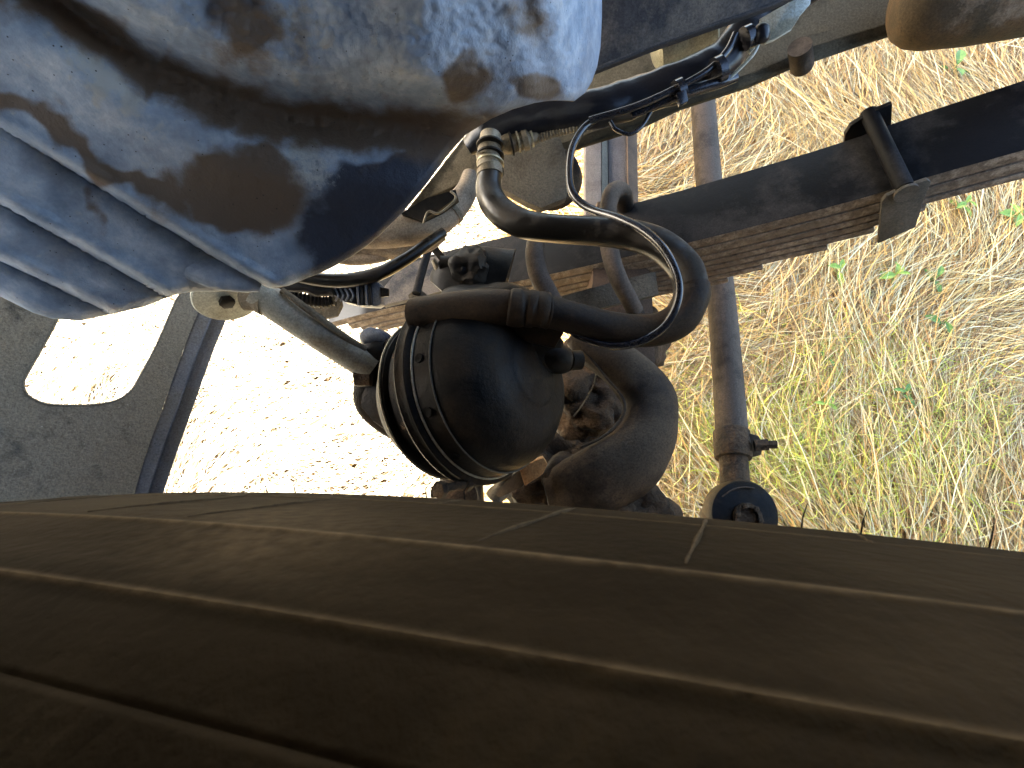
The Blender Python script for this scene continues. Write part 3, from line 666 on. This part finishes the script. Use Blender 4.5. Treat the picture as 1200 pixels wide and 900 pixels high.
build('washer', lathe(p - w_ * .0165 + up * .0065, w_, [(-.002, .006), (-.002, .0125), (.0015, .0125), (.0015, .006)], 24), M_clip, c)
c = empty('spring_clip', P(496, 318, .8), 'narrow dark rebound clip near the left end of the spring', 'clip', 'rebound clips on the leaf spring')
build('pin', tube([(505, 284, .80, 9), (500, 300, .79, 9.5), (494, 320, .775, 10), (488, 344, .76, 10)], 4, 14), M_leafface, c)
build('plate', slab([(478, 346, .765), (484, 339, .765), (494, 340, .765), (506, 350, .765), (518, 362, .765), (508, 366, .765), (494, 356, .765), (481, 354, .765)], .006), M_plate, c, True, .0008)
build('plate', slab([(494, 288, .81), (506, 280, .81), (524, 303, .81), (516, 306, .81), (504, 292, .81)], .006), M_black, c, True, .0008)
# U-bolts
def ubolt(label, cps):
    return tag(build('u_bolt', tube(cps, 8, 16), M_rod), label, 'u-bolt', 'u-bolts clamping the spring to the axle')
ubolt('tan u-bolt over the spring, left of the two, nearest the brake chamber', [(650, 262, .80, 14), (636, 268, .745, 20), (627, 290, .70, 22), (630, 318, .68, 23), (641, 342, .69, 24), (652, 362, .70, 24)])
ubolt('tan u-bolt over the spring under the thin cable, right of the two', [(734, 250, .80, 18), (729, 226, .76, 22), (718, 226, .725, 21), (712, 250, .70, 20), (714, 290, .67, 21), (724, 325, .66, 21), (738, 352, .67, 20), (744, 364, .68, 20)])
for i, (a, b, d) in enumerate([(652, 366, .70), (745, 372, .68), (700, 376, .70), (775, 392, .7)]):
    tag(build('hex_nut', hexnut(P(a, b, d), Vector((.1, 0, 1)), .013, .014), M_cast), ['greasy nut at the foot of the left u-bolt', 'greasy nut at the foot of the right u-bolt', 'greasy nut behind the brake hose between the u-bolts', 'greasy nut right of the u-bolts on the axle'][i], 'nut', 'nuts on the axle pad')
sp_pad = build('axle_plate', slab([(640, 352, .715), (690, 338, .70), (768, 318, .69), (772, 345, .69), (700, 362, .70), (655, 372, .71)], .02), M_plate)
tag(sp_pad, 'dusty plate clamped under the spring by the u-bolts', 'plate')
# spring pad rubber block (textured) at left of the spring
tag(build('rubber_pad', slab([(448, 358, .85), (443, 345, .86), (470, 312, .88), (500, 302, .89), (536, 297, .88), (540, 334, .85), (500, 346, .85)], .025), M_cover), 'rough grey block on top of the left end of the spring', 'block')

# ------------------------------------------------------------------ tie rod with clamp and ball joint
tr = empty('tie_rod', P(845, 350, .98), 'long dusty tie rod standing upright in the picture right of the hose', 'tie rod')
build('tube', tube([(818, 60, 1.22, 25), (823, 112, 1.16, 27), (833, 240, 1.05, 30), (846, 360, .95, 32), (855, 470, .88, 35), (858, 520, .85, 37)], 6, 24), M_rod, tr)
build('threaded_end', tube([(858, 515, .85, 31), (861, 560, .82, 33), (864, 592, .80, 34)], 5, 22, bump=(.001, 150)), M_cast, tr)
build('clamp', lathe(P(857, 507, .855), P(860, 545, .83) - P(857, 507, .855), [(-.003, .020), (-.003, .0275), (.0, .029), (.04, .0295), (.045, .028), (.046, .02)], 32), M_cast, tr)
build('clamp_lug', slab([(872, 506, .83), (890, 511, .83), (896, 522, .83), (892, 534, .83), (874, 538, .83)], .02), M_arm, tr, True, .003)
build('clamp_bolt', sweep([P(884, 522, .82), P(900, 521, .815), P(900.5, 521, .815), P(911, 521, .81)], [.010, .010, .0072, .0072], 6), M_cast, tr)
bj = empty('ball_joint', P(870, 600, .75), 'black round ball joint with a castle nut behind the tyre edge', 'ball joint')
cc = P(871, 603, .735); nn = (-FWD + UP * .25).normalized()
build('housing', lathe(cc, nn, [(-.05, .03), (-.03, .048), (.0, .050), (.006, .047), (.008, .03), (.008, 0)], 40), M_black, bj)
build('neck', slab([(827, 606, .745), (848, 578, .75), (875, 566, .76), (880, 640, .74), (830, 640, .74)], .03), M_black, bj, True, .004)
build('castle_nut', lathe(cc + nn * .010 - UP * .004, nn, [(-.002, .019), (.003, .021), (.008, .020), (.0085, .014), (.004, .012)], 12), M_cast, bj)
for k in range(6):
    a = k * math.pi / 3; e = nn.orthogonal().normalized(); f2 = nn.cross(e)
    build('nut_lug', hexnut(cc + nn * .018 - UP * .004 + (e * math.cos(a) + f2 * math.sin(a)) * .016, nn, .0042, .007), M_cast, bj)
build('rim_glint', tube([(846, 582, .735, 2.2), (858, 574, .735, 2.2), (872, 571, .736, 2.2), (884, 572, .736, 1.6)], 5, 6), M_rod, bj)

# ------------------------------------------------------------------ brake chamber
bc0 = P(582, 447, .500); bax = (P(436, 492, .605) - bc0).normalized()
ch = empty('brake_chamber', bc0, 'black dusty air brake chamber with clamp bands in the middle of the picture', 'brake chamber')
build('front_can', lathe(bc0, bax, [(-.047, 0), (-.0465, .030), (-.045, .034), (-.0435, .036), (-.0435, .052), (-.039, .062), (-.028, .074), (-.012, .084), (.004, .0885), (.014, .0900), (.024, .0910)], 64), M_chamber, ch)
build('clamp_band', lathe(bc0, bax, [(.022, .0905), (.024, .0955), (.026, .0970), (.029, .0950), (.034, .0950), (.037, .0970), (.040, .0955), (.042, .0890)], 64), M_chamber, ch)
build('middle_can', lathe(bc0, bax, [(.040, .087), (.048, .083), (.060, .080), (.070, .078), (.072, .078)], 64), M_chamber, ch)
build('clamp_band', lathe(bc0, bax, [(.067, .0775), (.069, .0830), (.072, .0845), (.075, .0825), (.077, .0765)], 64), M_chamber, ch)
build('rear_can', lathe(bc0, bax, [(.075, .076), (.088, .072), (.102, .064), (.112, .054), (.120, .040), (.122, .02), (.122, 0)], 64), M_chamber, ch)
e = (UP - bax * UP.dot(bax)).normalized(); f2 = bax.cross(e)
def on_can(tt, ang, r): return bc0 + bax * tt + (e * math.cos(ang) + f2 * math.sin(ang)) * r
M_hole = mat('dark_hole', [(.002, .002, .002), (.003, .003, .003)], 10, .9, 0)
sgn = 1 if f2.dot(-FWD) > 0 else -1
for k, a in enumerate([75, 105, 135]):
    c0 = on_can(.013, sgn * R(a), .0900)
    nn2 = (e * math.cos(sgn * R(a)) + f2 * math.sin(sgn * R(a)))
    build('drain_hole', lathe(c0 + nn2 * .0004, nn2, [(-.001, .0042), (.0006, .0042), (.0002, .003), (-.0004, 0)], 16), M_hole, ch)
# seam and rims; side light on the rims modelled as pale rings
def arc_ring(tt, r, a0, a1, rr, m, nm='rim_light_seam'):
    return build(nm, sweep([on_can(tt, sgn * R(a0 + (a1 - a0) * k / 30), r) for k in range(31)], [rr] * 31, 8), m, ch)
arc_ring(.0213, .0915, 0, 200, .0011, M_lip)
arc_ring(.0720, .0850, 0, 200, .0010, M_lip)
arc_ring(.002, .0888, 0, 200, .0008, M_clip)
build('rear_flare', slab([(452, 396, .585), (474, 390, .575), (486, 430, .57), (484, 480, .565), (512, 528, .56), (524, 545, .56), (498, 532, .565), (462, 513, .575), (436, 494, .585), (421, 476, .59), (423, 462, .59), (436, 436, .585), (444, 408, .583)], .06), M_chamber, ch, True, .007)
build('flare_ridge', tube([(470, 396, .574, 10), (462, 430, .57, 11), (458, 462, .567, 12), (470, 494, .562, 12), (500, 524, .56, 10)], 6, 12), M_chamber, ch)
build('clamp_bolt', sweep([on_can(.031, sgn * R(150), .104) - f2 * .018, on_can(.031, sgn * R(150), .104) + f2 * .018], [.0042, .0042], 10), M_cast, ch)
for q_ in (-.019, .016): build('clamp_nut', hexnut(on_can(.031, sgn * R(150), .104) + f2 * q_, f2, .0078, .007), M_cast, ch)
for k, a in enumerate([20, 62, 110, 160]): build('rivet', hexnut(on_can(.055, sgn * R(a), .0812), (e * math.cos(sgn * R(a)) + f2 * math.sin(sgn * R(a))), .0045, .004), M_cast, ch)
# bracket and clevis on top
build('mounting_bracket', tube([(530, 352, .60, 70), (548, 335, .60, 90), (590, 345, .60, 110)], 6, 20, .5, FWD), M_black, ch)
build('clevis', lump(P(552, 314, .58), .024, .022, .022, .008, 60, 4), M_black, ch)
build('bracket_web', lump(P(572, 366, .56), .062, .034, .034, .006, 30, 4), M_black, ch)
build('clevis_pin', tube([(516, 308, .59, 17), (528, 309, .59, 18), (542, 311, .59, 20)], 4, 14), M_black, ch)
build('clevis_bolt', tube([(566, 297, .585, 9), (569, 310, .585, 11), (572, 325, .585, 11), (566, 332, .585, 9)], 5, 12), M_black, ch)
build('cast_foot', tube([(508, 305, .593, 6), (515, 318, .592, 8), (528, 326, .592, 9), (532, 340, .592, 10)], 5, 10), M_fit, ch)
build('port', tube([(628, 412, .50, 34), (650, 420, .50, 36), (664, 422, .505, 30), (665, 422, .505, 24), (680, 422, .51, 23)], 5, 18), M_black, ch)
build('port_block', slab([(612, 388, .476), (648, 384, .48), (662, 400, .49), (655, 436, .495), (625, 440, .485)], .03), M_black, ch, True, .004)
# left nuts and studs where the strut bolts on
build('stud_nut', lump(P(440, 398, .60), .017, .014, .016, .003, 60, 3), M_conn, ch)
build('stud', tube([(432, 395, .60, 16), (440, 410, .60, 40), (445, 425, .60, 40)], 4, 14), M_black, ch)
build('stud_nut', hexnut(P(427, 441, .585), RT, .013, .02), M_cast, ch)
build('washer', lathe(P(433, 442, .583), RT + FWD * -.6, [(-.002, .004), (-.002, .008), (.003, .008), (.003, .004)], 20), M_rod, ch)
# back plate, flared lower left shell
build('rear_shell', tube([(450, 398, .63, 40), (440, 440, .635, 46), (432, 470, .64, 34), (455, 492, .64, 36), (500, 512, .63, 40)], 8, 18, .6, FWD), M_chamber, ch)

# strut from the panel corner to the chamber
st = empty('strut', P(365, 385, .56), 'grey dusty tubular strut from the panel corner to the brake chamber', 'strut')
build('tube', tube([(300, 341, .55, 37), (334, 365, .559, 36), (368, 388, .568, 35), (402, 411, .577, 33), (436, 434, .587, 31)], 8, 24), M_strut, st)
build('edge_rib', tube([(330, 340, .545, 8), (360, 362, .55, 9), (400, 392, .565, 9), (428, 410, .58, 8)], 6, 8), M_plate, st)
dc = P(265, 349, .56)
build('disc', lathe(dc, (-FWD * .55 - UP * .9 + RT * .45), [(-.004, .006), (-.003, .032), (-.0015, .0335), (.0015, .0335), (.003, .032), (.004, .006)], 40), M_zinc, st, label='pale disc with a slot at the panel end of the strut')
build('bolt', hexnut(dc + (-FWD * .55 - UP * .9 + RT * .45).normalized() * .006, (-FWD * .55 - UP * .9 + RT * .45), .008, .008), M_black, st)
build('collar', tube([(285, 352, .552, 24), (300, 350, .552, 30), (310, 352, .553, 36)], 4, 20), M_plate, st)

# ------------------------------------------------------------------ air hoses
h = empty('air_hose', P(600, 250, .55), 'thick black air hose looping from the ringed fitting round to the brake chamber', 'hose')
build('hose', tube([(574, 203, .555, 27), (573, 225, .55, 31), (585, 246, .54, 34), (612, 262, .53, 34), (650, 268, .52, 33), (700, 271, .51, 34), (745, 277, .50, 36), (778, 290, .49, 38), (804, 316, .48, 40), (811, 346, .475, 41)], 10, 26), M_hose, h)
build('hose', tube([(809, 334, .4765, 40.6), (811, 346, .475, 41.4), (796, 374, .47, 41.4), (765, 387, .465, 38.5), (722, 385, .46, 38), (680, 375, .455, 38), (640, 364, .452, 38)], 10, 26), M_hosebrown, h)
build('end_sleeve', tube([(646, 365, .452, 39), (642, 364.5, .452, 43), (638, 364, .451, 41), (634, 363, .45, 43), (629, 363, .45, 40), (625, 362, .45, 44), (620, 362, .45, 44), (616, 361, .45, 40), (611, 361, .45, 45), (600, 360.5, .45, 45), (596, 360, .45, 42)], 5, 24), M_hosebrown, h)
build('elbow', tube([(600, 360, .452, 40), (575, 361, .455, 45), (545, 363, .46, 45), (515, 366, .466, 43), (492, 369, .47, 41), (485, 370, .472, 40), (483.5, 370, .472, 34)], 8, 24), M_hosebrown, h)
build('elbow_seam', tube([(504, 348, .468, 3), (502, 368, .454, 3), (507, 388, .468, 3)], 6, 8), M_hosebrown, h)
build('fitting', sweep([P(*p) for p in [(575, 160, .57), (574, 172, .565), (573.6, 175, .563), (573.3, 176, .563), (573, 184, .56), (572.6, 186, .56), (572.3, 187, .56), (573, 196, .557), (573.5, 199, .556), (573.7, 200, .556), (574, 206, .555)]], [.012, .012, .0135, .0125, .0125, .0145, .0125, .0125, .0150, .0142, .0142], 28), M_fit, h)
for yy in (171, 183, 192, 201): build('ring', lathe(P(574.5, yy, .56), P(573, 201, .556) - P(575, 165, .566), [(-.0012, .012), (-.001, .0152), (.001, .0152), (.0012, .012)], 28), M_black if yy != 192 else M_brass, h)
build('bracket_tail', slab([(556, 392, .474), (600, 372, .46), (634, 376, .458), (662, 388, .462), (650, 408, .47), (618, 400, .47), (590, 398, .473)], .01), M_hosebrown, h, True, .002)
cb = tag(build('thin_cable', tube([(700, 138, .555, 8), (684, 150, .55, 9), (671, 172, .545, 9), (667, 200, .54, 9), (671, 226, .53, 10), (690, 244, .52, 10), (725, 256, .495, 11), (755, 271, .475, 11), (780, 295, .458, 11), (795, 328, .45, 10), (793, 358, .448, 10), (776, 385, .448, 10), (745, 402, .45, 10), (712, 405, .452, 9), (680, 394, .455, 9), (664, 384, .46, 9)], 10, 14), M_cable), 'thin black cable curling down from the loom over the thick hose', 'cable')

# ------------------------------------------------------------------ pipes and hose behind the panel edge
ex = empty('bent_pipe', P(490, 270, .72), 'brown dusty bent pipes showing below the splash panel edge', 'pipe')
build('pipe', tube([(395, 262, .66, 46), (430, 268, .66, 46), (470, 268, .66, 42), (505, 262, .665, 38), (530, 245, .67, 32), (546, 225, .68, 26), (552, 205, .69, 20)], 9, 22), M_rustpipe, ex)
build('pipe', tube([(380, 268, .70, 34), (420, 280, .70, 36), (460, 288, .70, 32), (498, 284, .70, 24), (520, 275, .7, 12)], 8, 20), M_rustpipe, ex)
build('band', lathe(P(527, 246, .67), P(540, 232, .675) - P(515, 258, .667), [(-.003, .018), (-.003, .021), (.003, .021), (.003, .018)], 28), M_plate, ex)
build('thin_pipe', tube([(370, 296, .70, 12), (410, 304, .70, 14), (445, 301, .70, 13), (470, 292, .70, 11)], 8, 12), M_rustpipe, ex)
tag(build('pipe_bracket', slab([(470, 250, .63), (500, 232, .625), (534, 222, .63), (536, 230, .63), (515, 246, .63), (494, 258, .63)], .02), M_black), 'black lump of clips over the bent pipe', 'clip')
tag(build('wire_hook', tube([(496, 262, .615, 3), (502, 248, .612, 3), (514, 250, .612, 3), (530, 238, .615, 3), (534, 230, .617, 3), (528, 224, .618, 3)], 7, 8), M_fit), 'thin pale wire hook clipped over the bent pipe', 'hook')
tag(build('air_pipe', tube([(335, 318, .60, 14), (362, 326, .60, 16), (400, 329, .605, 17), (440, 322, .61, 17), (475, 304, .62, 15), (500, 286, .63, 13), (520, 272, .64, 12)], 9, 16), M_hose), 'black flexible pipe curving below the splash panel corner', 'pipe')
tag(build('ribbed_sleeve', corrugated([(330, 345, .62, 12), (352, 350, .62, 13), (378, 354, .625, 12), (392, 352, .625, 10)], .0045, .0014), M_black), 'black ribbed sleeve behind the strut', 'sleeve')
tag(build('black_wires', tube([(325, 335, .61, 12), (350, 334, .61, 16), (372, 338, .615, 18), (392, 340, .618, 14)], 6, 12, bump=(.002, 80)), M_loom), 'bundle of black wires entering the blue grey connector', 'wires')
cn = empty('connector', P(418, 343, .62), 'blue grey electrical connector with zigzag ribs below the panel corner', 'connector')
build('body', slab([(416, 333, .62), (440, 329, .62), (445, 332, .62), (447, 356, .62), (442, 359, .62), (418, 358, .62)], .02), M_conn, cn, True, .002)
build('socket', slab([(388, 337, .622), (416, 334, .62), (417, 357, .62), (404, 354, .622), (390, 345, .624)], .018), M_loom, cn, True, .002)
for k in range(4): build('rib', slab([(417 + k * 5, 331 - k * .6, .616), (419.5 + k * 5, 331 - k * .6, .616), (421 + k * 5, 358, .616), (418.5 + k * 5, 358, .616)], .004), M_loom if k % 2 else M_conn, cn)
for k in range(4): build('tooth', tube([(392 + k * 6, 338, .617, 2.4), (396 + k * 6, 346, .616, 2.4), (393 + k * 6, 353, .617, 2.4)], 3, 6), M_conn, cn)
build('latch', slab([(445, 336, .618), (455, 338, .618), (455, 347, .618), (446, 348, .618)], .006), M_black, cn, True, .001)
tag(build('tan_bracket', slab([(352, 356, .65), (380, 350, .65), (398, 346, .65), (400, 358, .65), (394, 370, .65), (378, 374, .65), (360, 366, .65)], .008), M_plate), 'pale tan bracket corner behind the strut', 'bracket')

# post and bits below the chamber
po2 = empty('brake_post', P(540, 570, .66), 'dark rough round post standing behind the tyre under the brake chamber', 'post')
build('post', tube([(540, 520, .68, 46), (541, 550, .67, 50), (541, 590, .66, 54), (541, 660, .65, 56)], 6, 24, bump=(.002, 40)), M_cast, po2)
tag(build('bracket_strap', tube([(528, 536, .60, 3.5), (548, 552, .60, 4), (560, 575, .60, 4), (562, 600, .6, 4)], 7, 8), M_clip), 'thin pale strap hanging from the brake chamber band', 'strap')
tag(build('small_stud', hexnut(P(511, 578, .62), RT, .006, .012), M_rod), 'tiny bolt head left of the dark post', 'bolt')
tag(build('steel_elbow', tube([(578, 545, .6, 14), (590, 558, .6, 20), (588, 572, .6, 22), (578, 585, .6, 24)], 6, 14, bump=(.002, 90)), M_fit), 'small greasy metal elbow above the tyre edge', 'elbow')
ob = empty('slack_adjuster', P(610, 565, .57), 'brown lever arm with a rusty orange end under the brake chamber', 'lever')
build('lever', slab([(592, 566, .59), (612, 546, .575), (618, 562, .575), (612, 572, .575), (585, 584, .58), (578, 580, .59)], .03), M_arm, ob, True, .004)
build('orange_end', slab([(608, 548, .568), (637, 536, .568), (642, 544, .568), (636, 556, .568), (615, 570, .568)], .018), M_tag, ob, True, .002, label='rusty orange end of the lever')

# ------------------------------------------------------------------ mudguard panel at left with an oblong opening
GP = plane3((0, 350, .58), (260, 360, .74), (190, 570, .66))
hole = [(70, 300), (228, 300), (206, 352), (183, 405), (160, 448), (150, 461), (134, 470), (112, 474), (85, 475), (58, 474), (42, 469), (31, 461), (28, 450), (32, 438), (62, 385), (80, 345)]
outer = [(-280, 200), (300, 200), (238, 352), (215, 410), (190, 480), (172, 530), (157, 580), (140, 640), (-280, 760)]
def holed(th):
    bm = bmesh.new()
    def loop(pts):
        vs = [bm.verts.new(GP(x, y)) for x, y in pts]
        return [bm.edges.new((vs[i], vs[(i + 1) % len(vs)])) for i in range(len(vs))]
    es = loop([tuple(a) for a in cr(outer + [outer[0]], 1)[:-1]]) + loop([tuple(a) for a in cr(hole + [hole[0]], 4)[:-1]])
    bmesh.ops.triangle_fill(bm, use_beauty=True, use_dissolve=False, edges=es)
    r = bmesh.ops.extrude_face_region(bm, geom=bm.faces[:])
    bmesh.ops.translate(bm, verts=[v for v in r['geom'] if isinstance(v, bmesh.types.BMVert)], vec=-GP.n * th)
    bm.verts.index_update(); V = [v.co.copy() for v in bm.verts]; Fc = [tuple(v.index for v in f.verts) for f in bm.faces]; bm.free(); return V, Fc
mg = empty('mudguard', GP(100, 520), 'dark dusty mudguard panel with a rounded opening at the left edge', 'mudguard')
build('panel', holed(.005), M_guard, mg, False)
build('opening_rim', sweep([GP(*a, .0) for a in cr(hole, 4)], [.0014] * len(cr(hole, 4)), 8), M_guard, mg)
# pressed flange on the right side: valley then raised edge
fV, fF = [], []
fp = [(0, 0), (.10, .0015), (.30, .004), (.45, .004), (.55, -.001), (.7, .006), (.85, .012), (.97, .013), (1, .010)]
rows = [(300, 200, 330, 200), (238, 352, 270, 358), (215, 410, 247, 415), (190, 480, 223, 482), (172, 530, 205, 532), (157, 580, 188, 582), (140, 640, 168, 640)]
for x0, y0, x1, y1 in [tuple(a) for a in cr(rows, 5)]:
    for t, o_ in fp: fV.append(GP(x0 + (x1 - x0) * t, y0 + (y1 - y0) * t, o_ + .0006))
nf = len(fp)
for i in range(len(fV) // nf - 1):
    for k in range(nf - 1): a = i * nf + k; fF.append((a, a + 1, a + nf + 1, a + nf))
fo = build('flange', (fV, fF), M_flange, mg); md = fo.modifiers.new('thickness', 'SOLIDIFY'); md.thickness = .003; md.offset = -1
